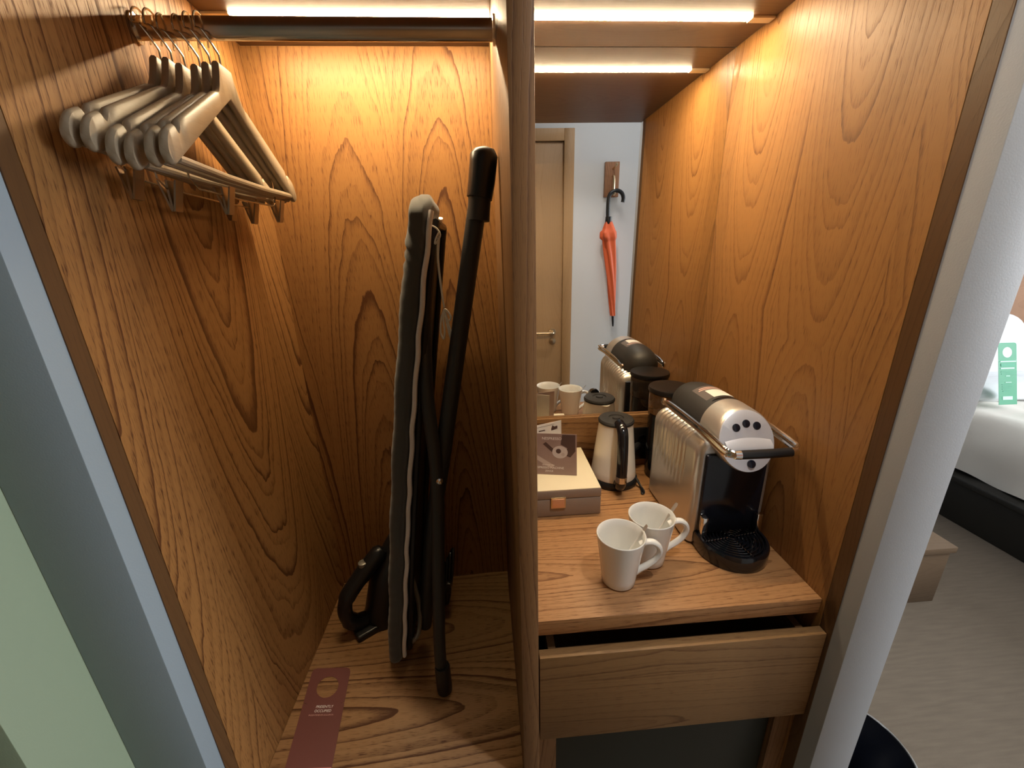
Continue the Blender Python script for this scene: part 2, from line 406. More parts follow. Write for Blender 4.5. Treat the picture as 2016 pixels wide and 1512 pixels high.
# ---------------------------------------------------------------- hangers
def hanger_shape(u):
    """top and bottom height of the wooden arm at |u|"""
    a = abs(u)
    if a < .020: top = 0.0
    elif a < .050:
        t = (a-.020)/.030; top = -.050*(1-(1-t)**2.2)
    else: top = -.050 - (a-.050)*.56
    if .178 < a < .192: top -= .011*math.sin(PI*(a-.178)/.014)
    bot = -.048 - a*.635
    if a > .206:
        t = (a-.206)/.014; mid = (top+bot)/2; hh = (top-bot)/2*math.sqrt(max(0, 1-t*t*.96))
        top, bot = mid+hh, mid-hh
    return top, bot
def make_hanger(label, clips, contour=.016):
    t = thing('coat_hanger', label, 'hanger', (0, 0, 0), 'wooden coat hangers on the rail')
    us = [-.22, -.2193, -.2175, -.2145, -.210, -.206, -.200, -.193, -.189, -.185, -.181, -.177, -.16, -.14, -.11, -.08, -.05, -.044, -.038, -.032, -.026, -.0205, -.0195, -.01, 0]
    us = us + [-q for q in us[-2::-1]]
    def xo(u): return contour*(abs(u)/.22)**1.6
    g = G(); vs = []; n = len(us)
    for u in us:
        tp, bt = hanger_shape(u); th = .0054
        x = xo(u); r = min(.003, (tp-bt)*.3)
        for dx, dz in ((-th, bt+r), (-th, tp-r), (-th+r, tp), (th-r, tp), (th, tp-r), (th, bt+r), (th-r, bt), (-th+r, bt)):
            vs.append((x+dx, u, dz))
    fs = []
    for i in range(n-1):
        for k in range(8): fs.append([i*8+k, i*8+(k+1) % 8, (i+1)*8+(k+1) % 8, (i+1)*8+k])
    fs += [list(range(8)), [(n-1)*8+k for k in range(8)]]
    g.add(vs, fs); g.make('shoulder', BEECH, t, auto=50)
    # hook
    p = [(0, 0, -.012), (0, 0, .010), (-.001, -.002, .018), (-.010, -.016, .040)]
    for k in range(0, 13):
        a = math.radians(200 - k*20); p.append((-.018, .0 + .0185*math.cos(a)*1.0, .0505 + .019*math.sin(a)))
    p.append((-.018, .012, .028))
    tb('hook', WIRE, t, smooth_path(p, 3), .0016, 7)
    # trouser bar
    bx_ = xo(.19)
    G().tube([(bx_, -.195, -.170), (bx_*.4, -.07, -.173), (bx_*.4, .07, -.173), (bx_, .195, -.170)], .0058, 10).make('trouser_bar', BEECH, t)
    if clips:
        x0 = .004
        tb('clip_wire', WIRE, t, [(xo(.15), -.150, -.125), (x0, -.146, -.185), (x0, -.13, -.196), (x0, 0, -.198), (x0, .13, -.196), (x0, .146, -.185), (xo(.15), .150, -.125)], .0014, 6)
        for u in clips:
            cb = G()
            cb.box(x0-.0016, x0+.0016, u-.0095, u+.0095, -.224, -.184)
            c = cb.make('clip', CLIPM, t)
            # two plates in a V, seen from the end of the rail
            for s in (-1, 1):
                q = G(); w_ = .0085
                a0 = (x0+s*.012, -.184); a1 = (x0+s*.0015, -.226); th = .0014
                q.add([(a0[0]-th, u-w_, a0[1]), (a0[0]+th, u-w_, a0[1]), (a1[0]+th, u-w_, a1[1]), (a1[0]-th, u-w_, a1[1]),
                       (a0[0]-th, u+w_, a0[1]), (a0[0]+th, u+w_, a0[1]), (a1[0]+th, u+w_, a1[1]), (a1[0]-th, u+w_, a1[1])],
                      [[0, 1, 2, 3], [4, 5, 6, 7], [0, 1, 5, 4], [1, 2, 6, 5], [2, 3, 7, 6], [3, 0, 4, 7]], False)
                q.make('clip_jaw', CLIPM, c)
            c.data.transform(Matrix.Scale(.35, 4, Vector((1, 0, 0)), ) if False else Matrix.Identity(4))
    return t
hl = ['wooden hanger nearest the room divider, first on the right of the rail',
      'wooden hanger second from the right on the rail',
      'wooden hanger third from the right on the rail',
      'pale wooden hanger third from the left on the rail',
      'wooden hanger second from the left on the rail',
      'pale wooden hanger nearest the oak side wall, leftmost on the rail']
hx = [-.4060, -.4215, -.4380, -.4610, -.4790, -.4960]
hr = [3.9, 3.2, 1.0, 2.4, 1.8, 1.0]
hxr = [0, .2, .4, -.8, -2.6, -3.2]
hc = [(), (-.055, .15), (), (-.12, .12), (), (-.13, .11)]
for i in range(6):
    h_ = make_hanger(hl[i], hc[i], .005)
    h_.location = (hx[i], RY, 1.7925 + (0, -.001, -.004, -.003, .004, .006)[i])
    h_.rotation_euler = (math.radians(hxr[i]), 0, math.radians(hr[i]))

# ---------------------------------------------------------------- ironing board
ib = thing('ironing_board', 'folded ironing board with grey cover standing on end in the wardrobe bay', 'ironing board', (-.27, .42, ZF))
BL = 1.190
YC = .428
def board_half(l):
    """half width along the height (nose at the top)"""
    if l < .05: return .115 + .050*math.sqrt(max(0, 1-((.05-l)/.05)**2))
    if l < .62: return .165
    t = (l-.62)/(BL-.62)
    return .165*(1-t**2.6*.40) if t < .90 else .165*(1-.90**2.6*.40)*math.sqrt(max(0, 1-((t-.90)/.10)**2*.999))
def board_x(l): return -.2865 + .113*l + .028*l*l
TH = .0235
def board_center(l): return YC - .010*(l/BL)
def board_fn(u, v):
    l = BL*(0.5-.5*math.cos(PI*v))*.999 + .0005; a = 2*PI*u
    hw = board_half(l); c = math.cos(a); s_ = math.sin(a)
    y = board_center(l) + hw*math.copysign(abs(c)**.30, c)
    th = TH*(math.sqrt(max(0, 1-((l-(BL-.035))/.035)**2))*.9+.1 if l > BL-.035 else 1)*(math.sqrt(max(0, 1-((.03-l)/.03)**2))*.7+.3 if l < .03 else 1)
    wr = .0022*math.sin(l*150+6*math.sin(a)+math.sin(l*47)*3)*max(0, min(1, (l-BL+.17)/.05))+.0005*math.sin(l*190) + .0012*math.sin(l*37)
    x = board_x(l) + th*math.copysign(abs(s_)**.8, s_) + wr
    return (x, y + wr*.8, ZF + .002 + l)
G().grid(board_fn, 48, 150, True).make('cover', PADG, ib, auto=80)
# white elastic hem on the underside, along the front edge and round the nose
def hem_path(side):
    out = []
    for k in range(70):
        l = .045 + (BL-.085)*(k/69); hw = board_half(l)
        out.append((board_x(l)+TH+.0015+.0012*math.sin(l*60), board_center(l)+side*max(hw-.012, .012)+.002*math.sin(l*41)+.0015*math.sin(l*95), ZF+.002+l))
    return out
for sd in (-1, 1):
    G().tube(hem_path(sd), .0092, 8, flat=.6).make('hem', HEM, ib)
# black frame & mesh on the underside
def under(off, inset, zs, ze, n=60):
    pts = []
    for k in range(n):
        l = zs+(ze-zs)*k/(n-1); pts.append((board_x(l)+TH+off, board_center(l)-max(board_half(l)-inset, .01), ZF+l))
    for k in range(n)[::-1]:
        l = zs+(ze-zs)*k/(n-1); pts.append((board_x(l)+TH+off, board_center(l)+max(board_half(l)-inset, .01), ZF+l))
    return pts
G().tube(under(.010, .030, .05, BL-.06), .009, 8, closed=True).make('frame', BLACKP, ib)
mg = G(); up_ = under(.004, .032, .05, BL-.06)
nn = len(up_)//2
mg.add([(p[0]-.001, p[1], p[2]) for p in up_] + [(p[0]+.002, p[1], p[2]) for p in up_],
       [[i, i+1, 2*nn-2-i, 2*nn-1-i] for i in range(nn-1)] + [[2*nn+i, 2*nn+i+1, 4*nn-2-i, 4*nn-1-i] for i in range(nn-1)], False)
mg.make('mesh_plate', MESHB, ib)
PV = Vector((-.118, .262, 1.022))
# leg that reaches up to the divider
A0 = Vector((.0110, .300, 1.653)); A1 = Vector((-.205, .335, .50))
PV2 = PV + Vector((.002, .020, 0))
la = G().tube(smooth_path([A0, A0.lerp(PV2, .33), A0.lerp(PV2, .67), PV2, (-.158, .31, .82), A1], 4), [.0180]*20+[.016], 12, flat=1.0).make('leg', BLACKM, ib)
G().tube([A0+Vector((-.010, -.004, -.060)), A0+Vector((-.004, -.002, -.030)), A0, A0+Vector((.002, .002, .014)), A0+Vector((.003, .002, .024)), A0+Vector((.003, .002, .029))], [.0245, .0255, .0258, .0262, .020, .006], 16).make('foot_cap', BLACKP, la)
G().tube([A0+Vector((-.0135, -.006, -.100)), A0+Vector((-.009, -.004, -.055))], [.0212, .0216], 16).make('sleeve', BLACKM, la)
B1 = Vector((-.1455, .200, ZF+.022)); B0 = Vector((-.118, .345, 1.50))
lb = G().tube(smooth_path([B1, (-.150, .213, .55), (-.137, .235, .78), PV + Vector((-.004, -.012, 0)), (-.132, .29, 1.23), B0], 4), .0165, 12, flat=.9).make('leg', BLACKM, ib)
G().tube([B1+Vector((0, -.001, -.020)), B1+Vector((0, 0, -.014)), B1, B1+Vector((-.001, .004, .06)), B1+Vector((-.001, .0045, .066))], [.012, .0185, .0195, .0195, .0175], 16).make('foot_cap', BLACKP, lb)
G().lathe([(.004, 0), (.007, .003), (.0075, .008), (.004, .012), (.001, .0125)], (PV.x+.004, PV.y-.026-.012, PV.z), 'y', 14,
          func=lambda v: (v[0], 2*(PV.y-.032)-v[1], v[2])).make('pivot_bolt', CHROME, ib)
# draw cord with bow
cd = G()
nz = ZF+BL
cx0 = board_x(BL)+TH+.004
cy0 = .318
def C(dx, dy, dz): return (cx0+(dx*.9 if dz > -.1 else dx*.62-.006), cy0-.012+dy, nz+dz)
cd.tube(smooth_path([C(-.012, .02, -.065), C(.0, .005, -.072), C(.006, 0, -.085), C(.001, -.004, -.10), C(-.004, 0, -.09), C(.004, .0, -.078)], 5), .0018, 6)
cd.tube(smooth_path([C(.004, 0, -.085), C(.0065, 0, -.13), C(.010, -.002, -.19), C(.014, -.003, -.225)], 5), .0018, 6)
cd.tube(smooth_path([C(.001, 0, -.088), C(.0045, 0, -.13), C(.0085, -.002, -.19), C(.014, -.003, -.225)], 5), .0018, 6)
k0 = (.014, -.004, -.228)
cd.tube(smooth_path([C(*k0), C(.001, -.006, -.25), C(-.004, -.006, -.275), C(.004, -.006, -.290), C(.010, -.006, -.275), C(.009, -.006, -.25), C(*k0)], 5), .0021, 6)
cd.tube(smooth_path([C(*k0), C(.024, -.006, -.232), C(.034, -.006, -.245), C(.026, -.006, -.252), C(.018, -.006, -.240), C(*k0)], 5), .0021, 6)
cd.tube(smooth_path([C(*k0), C(.022, -.006, -.25), C(.032, -.006, -.285), C(.034, -.006, -.315)], 5), .0021, 6)
cd.tube(smooth_path([C(*k0), C(.020, -.006, -.26), C(.028, -.006, -.29), C(.030, -.006, -.292)], 5), .0021, 6)
cd.make('draw_cord', CORDW, ib)
# metal rest at the heel of the board
hp = [(board_x(.02)+TH+.006, .30, ZF+.05), (board_x(.12)+TH+.030, .30, ZF+.09), (board_x(.12)+TH+.034, .33, ZF+.16), (board_x(.18)+TH+.012, .34, ZF+.26)]
G().tube(smooth_path(hp, 5), .006, 8).make('heel_bracket', GREYP, ib)

# ---------------------------------------------------------------- iron standing on its heel
IX, IY = -.383, .432
ir = thing('steam_iron', 'black steam iron standing on its heel behind the ironing board', 'iron', (IX, IY, ZF))
def iron_w(t):  # half width along the height (heel 0, nose 1)
    return .056*math.sqrt(max(.0, 1-(max(0, t-.12)/.88)**2.2))+.002
def sole_fn(u, v):
    t = v; hw = iron_w(t)
    return (IX+.062+.006*u*0, IY+hw*(2*u-1), ZF+.006+.262*t)
sp_ = [(IY-iron_w(k/16), ZF+.006+.300*k/16) for k in range(17)] + [(IY+iron_w(k/16), ZF+.006+.300*k/16) for k in range(16, -1, -1)]
tilt = lambda v: (v[0]+(v[2]-ZF)*.27-.004, v[1], v[2])
G().prism(sp_, 'x', IX+.052, IX+.060, func=tilt).make('soleplate', BLACKP, ir, bev=.001)
G().tube([tilt((IX+.056, IY-iron_w(k/16)-.001, ZF+.006+.300*k/16)) for k in range(4, 17)]+[tilt((IX+.056, IY+iron_w(k/16)+.001, ZF+.006+.300*k/16)) for k in range(16, 3, -1)], .0050, 8).make('sole_edge', GREYP, ir)
def body_fn(u, v):
    t = v; a = PI*u; hw = iron_w(t*.97)*.97
    dep = (.078 if t < .5 else .078*(1-((t-.5)/.5)**1.5*.80))
    if t < .04: dep *= .9
    return tilt((IX+.053-dep*math.sin(a)**.7, IY-hw*math.cos(a), ZF+.002+.292*t))
bg = G().grid(body_fn, 22, 30)
bg.add([body_fn(k/21, 0) for k in range(22)], [list(range(22))])
bg.make('body', BLACKP, ir)
bx('heel', BLACKP, ir, IX-.062, IX+.054, IY-.045, IY+.045, ZF, ZF+.020, .006)
hpth = smooth_path([(IX-.020, IY, ZF+.026), (IX-.055, IY, ZF+.040), (IX-.072, IY, ZF+.085), (IX-.060, IY, ZF+.135), (IX-.010, IY, ZF+.185), (IX+.060, IY, ZF+.240)], 5)
hd = G().tube(hpth, [.024]*8+[.0205]*7+[.024]*5+[.026]*5+[.018], 14).make('handle', BLACKP, ir)
G().lathe([(.013, 0), (.013, .012), (.010, .014)], (IX-.002, IY, ZF+.214), 'z', 14).make('dial', GREYP, ir)
cg = G()
for k in range(4):
    pts = []
    for j in range(25):
        a = 2*PI*j/24; pts.append((-.148+.010*math.sin(a)*(1+.2*k)+.006*k-.014, .440+.020*k*.5+.022*math.cos(a), ZF+.115+(.078+.006*k)*math.sin(a+.6*k*.2)))
    cg.tube(pts[:-1], .0042, 7, closed=True)
cg.tube(smooth_path([(IX-.02, IY+.05, ZF+.02), (IX+.03, IY+.12, ZF+.008), (-.25, .575, ZF+.008), (-.17, .53, ZF+.02), (-.155, .46, ZF+.05)], 5), .0042, 7)
IA = math.radians(35)
def unrot(g_):
    c_, s_ = math.cos(-IA), math.sin(-IA)
    g_.v = [(IX+(p[0]-IX)*c_-(p[1]-IY)*s_, IY+(p[0]-IX)*s_+(p[1]-IY)*c_, p[2]) for p in g_.v]; return g_
unrot(cg).make('power_cord', BLACKP, ir)
unrot(G().box(-.172, -.138, .425, .470, ZF+.09, ZF+.130, .004)).make('cord_plug', BLACKP, ir)
ir.rotation_euler = (0, 0, IA)

# ---------------------------------------------------------------- plum door hanger lying on the wardrobe floor
def door_tag(name, label, P0, ux, uy, wd, ln, material, th=.0008, hole=.028, hc_=.052, cr_=.012):
    """P0 centre of the top edge; ux across, uy down the length"""
    ux = Vector(ux).normalized(); uy = Vector(uy).normalized(); nz_ = ux.cross(uy)
    if nz_.z < 0 and abs(nz_.z) > .5: nz_ = -nz_
    t = thing(name, label, 'door hanger', P0)
    def Q(a, b_, c=0): return Vector(P0) + ux*a + uy*b_ + nz_*c
    # ring of quads around the hole then outline
    N_ = 48; vs = []
    def outline(an):
        # ray from hole centre to rounded rect
        dx, dy = math.cos(an), math.sin(an); best = 9
        for s_, lim in ((dx, wd/2), (-dx, wd/2)):
            if s_ > 1e-6: best = min(best, lim/s_)
        if dy > 1e-6: best = min(best, (hole*1.5)/dy)
        if dy < -1e-6: best = min(best, hc_/-dy)
        a, b_ = dx*best, hc_+dy*best
        # round the top corners
        cx_, cy_ = wd/2-cr_, cr_
        if b_ < cy_ and abs(a) > cx_:
            v = Vector((abs(a)-cx_, b_-cy_)); v = v.normalized()*min(v.length, cr_)
            a = math.copysign(cx_+v.x, a); b_ = cy_+v.y
        return a, b_
    for c in (0, th):
        for k in range(N_):
            an = 2*PI*k/N_; vs.append(Q(hole*math.cos(an), hc_+hole*math.sin(an), c))
        for k in range(N_):
            a, b_ = outline(2*PI*k/N_); vs.append(Q(a, b_, c))
    fs = []
    for c in (0, 1):
        o_ = c*2*N_
        for k in range(N_): fs.append([o_+k, o_+(k+1) % N_, o_+N_+(k+1) % N_, o_+N_+k])
    for k in range(N_):
        fs.append([k, (k+1) % N_, 2*N_+(k+1) % N_, 2*N_+k]); fs.append([N_+k, N_+(k+1) % N_, 3*N_+(k+1) % N_, 3*N_+k])
    g = G().add(vs, fs, False)
    y0 = hc_+hole*1.5
    g.add([Q(a, b_, c) for c in (0, th) for a, b_ in ((-wd/2, y0), (wd/2, y0), (wd/2, ln), (-wd/2, ln))],
          [[0, 1, 2, 3], [4, 5, 6, 7], [0, 1, 5, 4], [1, 2, 6, 5], [2, 3, 7, 6], [3, 0, 4, 7]], False)
    g.make('card', material, t)
    return t, Q, ux, uy, nz_
t, Q, ux, uy, nzv = door_tag('door_hanger', 'plum red door hanger card lying on the wardrobe floor', (-.460, .292, ZF+.0006), (1, -.06, 0), (.115, -1, 0), .104, .238, TAGR)
rt = rot_from(ux, -uy)
text('lettering', 'PRESENTLY', LETTER, t, Q(.004, .105, .0012), rt, .0085)
text('lettering', 'OCCUPIED', LETTER, t, Q(.002, .115, .0012), rt, .0085)
text('lettering', 'PRESENTEMENTE OCCUPATA', PINKPR, t, Q(.000, .1235, .0012), rt, .0046)
G().add([Q(a, b_, c) for c in (.0009, .0011) for a, b_ in ((-.03, .232), (.051, .232), (.051, .2375), (-.03, .2375))],
        [[0, 1, 2, 3], [4, 5, 6, 7], [0, 1, 5, 4], [1, 2, 6, 5], [2, 3, 7, 6], [3, 0, 4, 7]], False).make('pink_band', TAGP, t)

# ---------------------------------------------------------------- taupe box and brochure
bo = thing('tea_box', 'flat leatherette box with cream lid and small brass clasp at the back of the worktop', 'box', (.18, .46, H))
bx('base', BOXS, bo, .076, .2835, .345, .575, H+.0005, H+.052, .003)
bx('lid', BOXS, bo, .076, .2835, .345, .575, H+.0530, H+.0785, .003)
bx('lid_top', BOXT, bo, .0772, .2823, .3462, .5738, H+.0775, H+.0800, .0008)
cl = bx('clasp', SATIN, bo, .150, .189, .3405, .3445, H+.028, H+.060, .001)
bx('clasp_plate', mat('copper_inlay', (.80, .50, .33), .35, .7), cl, .1535, .1855, .3395, .3410, H+.0305, H+.0565, .0004)

zb = H+.0804
br = thing('coffee_brochure', 'small folded brown coffee machine brochure standing on the cream box', 'brochure', (.17, .42, zb))
FR0, FR1 = Vector((.098, .437, zb)), Vector((.2325, .410, zb+.0))
fx = (FR1-FR0).normalized(); fn = Vector((fx.y, -fx.x, 0)); tl = Vector((0, .12, 1)).normalized()
HT = .118; WD = (FR1-FR0).length
def panel(g, O, ax, ay, wd, ht, nrm, th=.0010):
    vs = [O+ax*a+ay*b_+nrm*c for c in (0, th) for a, b_ in ((0, 0), (wd, 0), (wd, ht), (0, ht))]
    return g.add(vs, [[0, 1, 2, 3], [4, 5, 6, 7], [0, 1, 5, 4], [1, 2, 6, 5], [2, 3, 7, 6], [3, 0, 4, 7]], False)
fnn = fx.cross(tl)
panel(G(), FR0, fx, tl, WD, HT, fnn).make('front_cover', BRCH, br)
def deco(name, pts, material, lift):
    vs = [FR0+fx*a+tl*b_+fnn*(.0010+c) for c in (0, lift) for a, b_ in pts]; n = len(pts)
    return G().add(vs, [list(range(n)), list(range(n, 2*n))] + [[i, (i+1) % n, n+(i+1) % n, n+i] for i in range(n)], False).make(name, material, br)
deco('printed_band', [(.012, .052), (.022, .060), (.078, .026), (.066, .020)], BRLT, .00010)
deco('printed_machine', [(.046, .088), (.054, .094), (.080, .070), (.073, .063)], BRDK, .00012)
deco('printed_machine', [(.0, .047), (.012, .055), (.030, .040), (.0, .028)], BRDK, .00012)
deco('printed_hand', [(.098, .116), (.1335, .116), (.1335, .070), (.120, .052), (.104, .058), (.112, .078), (.094, .088)], BRDK, .00014)
deco('printed_cup', [(.092+.021*math.cos(a), .066+.018*math.sin(a)) for a in [2*PI*k/20 for k in range(20)]], mat('print_cup', (.60, .50, .44), .4), .00018)
deco('printed_cup', [(.088+.007*math.cos(a), .069+.007*math.sin(a)) for a in [2*PI*k/14 for k in range(14)]], BRDK, .00024)
deco('printed_cup', [(.100+.005*math.cos(a), .060+.005*math.sin(a)) for a in [2*PI*k/14 for k in range(14)]], BRLT, .00024)
rb = rot_from(fx, tl)
def bt(s_, a, b_, sz, al='CENTER', name='lettering'): text(name, s_, LETTER, br, FR0+fx*a+tl*b_+fnn*.0014, rb, sz, al, depth=.0001)
bt('NESPRESSO', .070, .101, .0105)
bt('Discover the', .060, .0265, .0062)
bt('ESPRESSO MACHINE', .064, .0175, .0085)
bt('ZENIUS', .062, .0085, .0065)
ax2 = Vector((.93, .36, 0)).normalized()
panel(G(), FR0+Vector((-.0, .004, 0)), ax2, tl, .113, HT+.012, ax2.cross(tl)).make('back_leaf', PAPER, br)
lo = FR0+Vector((-.0, .004, 0))
def deco2(pts):
    n_ = ax2.cross(tl); vs = [lo+ax2*a+tl*b_+n_*(.0010+c) for c in (0, .0002) for a, b_ in pts]; n = len(pts)
    G().add(vs, [list(range(n)), list(range(n, 2*n))] + [[i, (i+1) % n, n+(i+1) % n, n+i] for i in range(n)], False).make('printed_cup', BRDK, br)
deco2([(.080, .112), (.084, .121), (.090, .116), (.100, .117), (.100, .108), (.080, .106)])
deco2([(.04, .110), (.06, .110), (.06, .113), (.04, .113)])
deco2([(.01, .1225), (.09, .1225), (.09, .1232), (.01, .1232)])

# chrome wire loop peeping from behind the divider
wl = tb('wire_loop', WIRE, None, smooth_path([(.0735, .326, H+.004), (.082, .3275, H+.004), (.089, .318, H+.004), (.0885, .308, H+.004), (.0735, .284, H+.004)], 4), .0024, 8)
tag(wl, 'small bent brass wire loop beside the divider on the worktop', 'wire loop')

# ---------------------------------------------------------------- kettle
KX, KY = .3680, .5110
kt = thing('kettle', 'cream conical electric kettle with black lid and handle before the mirror', 'kettle', (KX, KY, H))
G().lathe([(.0700, .0003), (.0715, .004), (.0715, .014), (.068, .020), (.060, .021)], (KX, KY, H), 'z', 40).make('power_base', BLACKP, kt)
prof = [(.0655, .022), (.0665, .026), (.064, .045), (.0595, .09), (.0545, .135), (.0495, .180), (.0482, .190)]
def spout(v):
    x, y, z = v; a = math.atan2(y-KY, x-KX); da = (a-PI*.45+PI) % (2*PI)-PI
    r = math.hypot(x-KX, y-KY); t = max(0, (z-H-.150)/.040)
    k = 1+.30*t*max(0, 1-abs(da)/.42)
    return (KX+(x-KX)*k, KY+(y-KY)*k, z)
G().lathe(prof, (KX, KY, H), 'z', 48, func=spout).make('body', CREAM, kt)
G().lathe([(.0465, .190), (.0505, .191), (.0512, .197), (.048, .2015), (.022, .2035), (.0205, .201), (.012, .201), (.0105, .2045), (.0005, .205)], (KX, KY, H), 'z', 40).make('lid', BLACKM, kt)
hw_ = [(KX-.004, KY-.040, H+.200), (KX-.004, KY-.060, H+.197), (KX-.005, KY-.077, H+.184), (KX-.006, KY-.086, H+.150), (KX-.007, KY-.092, H+.10), (KX-.008, KY-.094, H+.052), (KX-.008, KY-.088, H+.032), (KX-.007, KY-.070, H+.026)]
G().tube(smooth_path(hw_, 5), .0150, 12, flat=1.0).make('handle', GLOSSB, kt)
G().tube([(KX-.0080, KY-.0940, H+.048), (KX-.0078, KY-.0937, H+.066)], .0157, 14).make('handle_band', CHROME, kt)
kc = G()
kc.tube(smooth_path([(.455, .580, H+.075), (.440, .560, H+.060), (.432, .545, H+.068), (.425, .538, H+.05), (.428, .53, H+.02), (.438, .49, H+.004), (.432, .445, H+.004), (.424, .418, H+.004), (.434, .430, H+.005), (.425, .47, H+.02), (.418, .505, H+.055), (.424, .52, H+.075), (.437, .53, H+.066)], 5), .0028, 7)
kc.tube([(.440, .560, H+.062), (.470, .583, H+.075)], .011, 10)
kc.make('power_cord', BLACKP, kt)
so = thing('power_socket', 'black power socket plate on the oak strip between kettle and coffee machine', 'socket', (.48, .585, .9))
bx('plate', SOCK, so, .440, .530, .5795, .5860, H+.022, .958, .002)
G().lathe([(.020, 0), (.020, -.002), (.017, -.002), (.0165, .001)], (.485, .5800, .915), 'y', 24).make('outlet', GLOSSB, so)

# ---------------------------------------------------------------- capsule coffee machine
MX = .541
cm = thing('coffee_machine', 'silver and black capsule coffee machine with ribbed sides on the right of the worktop', 'coffee machine', (MX, .30, H))
x0, x1, y0, y1, z0, z1 = .452, .630, .2090, .462, H+.006, 1.098
def shell_fn(u, v):
    y = y0+(y1-y0)*v
    ins = 0
    e = .018
    if y < y0+e: ins = e*(1-math.sqrt(max(0, 1-((y0+e-y)/e)**2)))*.8
    e2 = .030
    if y > y1-e2: ins = e2*(1-math.sqrt(max(0, 1-((y-(y1-e2))/e2)**2)))
    rib = 0
    if .262 < y < .445:
        rib = .0042*(.5+.5*math.cos((y-.262)/.0183*2*PI))
    # u: 0..1 around from left bottom up over the top to right bottom
    w_ = (x1-x0); hgt = z1-z0; r = .040
    s_ = u*(2*(hgt-r)+2*(PI/2*r)+(w_-2*r)); a1 = hgt-r; a2 = a1+PI/2*r; a3 = a2+w_-2*r; a4 = a3+PI/2*r
    if s_ < a1: x, z, nx, nz_ = x0, z0+s_, -1, 0
    elif s_ < a2:
        an = (s_-a1)/r; x, z, nx, nz_ = x0+r-r*math.cos(an), z1-r+r*math.sin(an), -math.cos(an), math.sin(an)
    elif s_ < a3: x, z, nx, nz_ = x0+r+(s_-a2), z1, 0, 1
    elif s_ < a4:
        an = (s_-a3)/r; x, z, nx, nz_ = x1-r+r*math.sin(an), z1-r+r*math.cos(an), math.sin(an), math.cos(an)
    else: x, z, nx, nz_ = x1, z1-r-(s_-a4), 1, 0
    fade = min(1, max(0, (z-(z0+.115))/.06))
    d_ = ins+rib*fade
    zz = z-nz_*d_
    zz += -(.016)*max(0, (y-.23)/.23)**1.4*max(0, (z-z0)/hgt)       # top slopes gently to the rear
    xx = x-nx*d_
    # lower rear tucks in
    return (xx, y, zz)
NU, NV = 72, 150
us_ = G().grid(shell_fn, NU, NV)
us_.add([shell_fn(k/(NU-1), 0) for k in range(NU)], [list(range(NU))], False)
us_.add([shell_fn(k/(NU-1), 1) for k in range(NU)], [list(range(NU))], False)
us_.make('housing', SILVER, cm, auto=60)
fp = G().box(.470, .612, .2020, .2150, H+.030, 1.062, .004)
fp.make('front_panel', NAVY, cm)
bx('rear_panel', BLACKP, cm, .470, .612, .458, .470, H+.006, 1.06, .004)
bx('foot_plate', BLACKP, cm, .458, .624, .215, .455, H+.0004, H+.0065, .002)
for xq in (.4775, .6060):
    bx('chrome_post', CHROME, cm, xq-.0065, xq+.0065, .186, .2018, H+.036, H+.086, .002)
# barrel
BR, BZ = .0635, 1.1020
SLP = .474
def bar(v):
    x, y, z = v; w_ = 1-min(1, max(0, (y-.175)/.12)); return (x, y+(z-BZ)*SLP*w_, z)
def dome(v): return v
bp_ = [(BR*.999, .262), (BR, .28), (BR, .33), (BR*1.0, .36), (BR*.985, .385), (BR*.93, .41), (BR*.82, .432), (BR*.62, .450), (BR*.35, .461), (.001, .464)]
G().lathe([(.030, .262)]+bp_, (MX, 0, BZ), 'y', 56, func=bar).make('barrel', BLACKM, cm)
ring = G().lathe([(BR*.9, .262), (BR*1.006, .2618), (BR*1.004, .240), (BR*.995, .200), (BR*.985, .190), (BR*.95, .1855)], (MX, 0, BZ), 'y', 56, func=bar, cap=False)
ring.make('silver_ring', SILVER, cm)
fc = G().lathe([(BR*.955, .1862), (BR*.93, .1842), (BR*.6, .1828), (.001, .1822)], (MX, 0, BZ), 'y', 56, func=bar).make('face', DISC, cm)
n_f = Vector((0, -1, SLP)).normalized(); u_f = Vector((0, SLP, 1)).normalized(); c_f = Vector((MX, .1822, BZ))
c_f = Vector(bar((MX, .1822, BZ)))
def facept(a, b_, c): return c_f + Vector((1, 0, 0))*a + u_f*b_ + n_f*c
for (a, b_) in ((-.0215, .030), (.001, .0375), (.0240, .032), (.0025, -.047)):
    g = G(); N_ = 20; vs = []
    for c, r in ((-.002, .0085), (.0012, .0085), (.0018, .0072)):
        vs += [facept(a+r*math.cos(2*PI*k/N_), b_+r*math.sin(2*PI*k/N_), c) for k in range(N_)]
    fs = [[i*N_+k, i*N_+(k+1) % N_, (i+1)*N_+(k+1) % N_, (i+1)*N_+k] for i in range(2) for k in range(N_)]+[[2*N_+k for k in range(N_)]]
    g.add(vs, fs); g.make('button', NAVY, cm)
# moulded step across the face, under the lever
g = G(); pts = []
for k in range(21):
    a = -.050+.100*k/20; hgt_ = -.002
    pts.append((a, .002+.006*math.cos(a/.05*PI/2)))
top_ = [facept(a, b_, .0005) for a, b_ in pts]; mid_ = [facept(a, -.010, .0075) for a, b_ in pts]; low_ = [facept(a, -.017, .0075) for a, b_ in pts]; bk_ = [facept(a, -.018, .0) for a, b_ in pts]
n = 21
g.add(top_+mid_+low_+bk_, [[r*n+i, r*n+i+1, (r+1)*n+i+1, (r+1)*n+i] for r in range(3) for i in range(n-1)])
g.add([v for v in (top_[0], mid_[0], low_[0], bk_[0])], [[0, 1, 2, 3]]); g.add([top_[-1], mid_[-1], low_[-1], bk_[-1]], [[0, 1, 2, 3]])
g.make('face_ledge', DISC, cm)
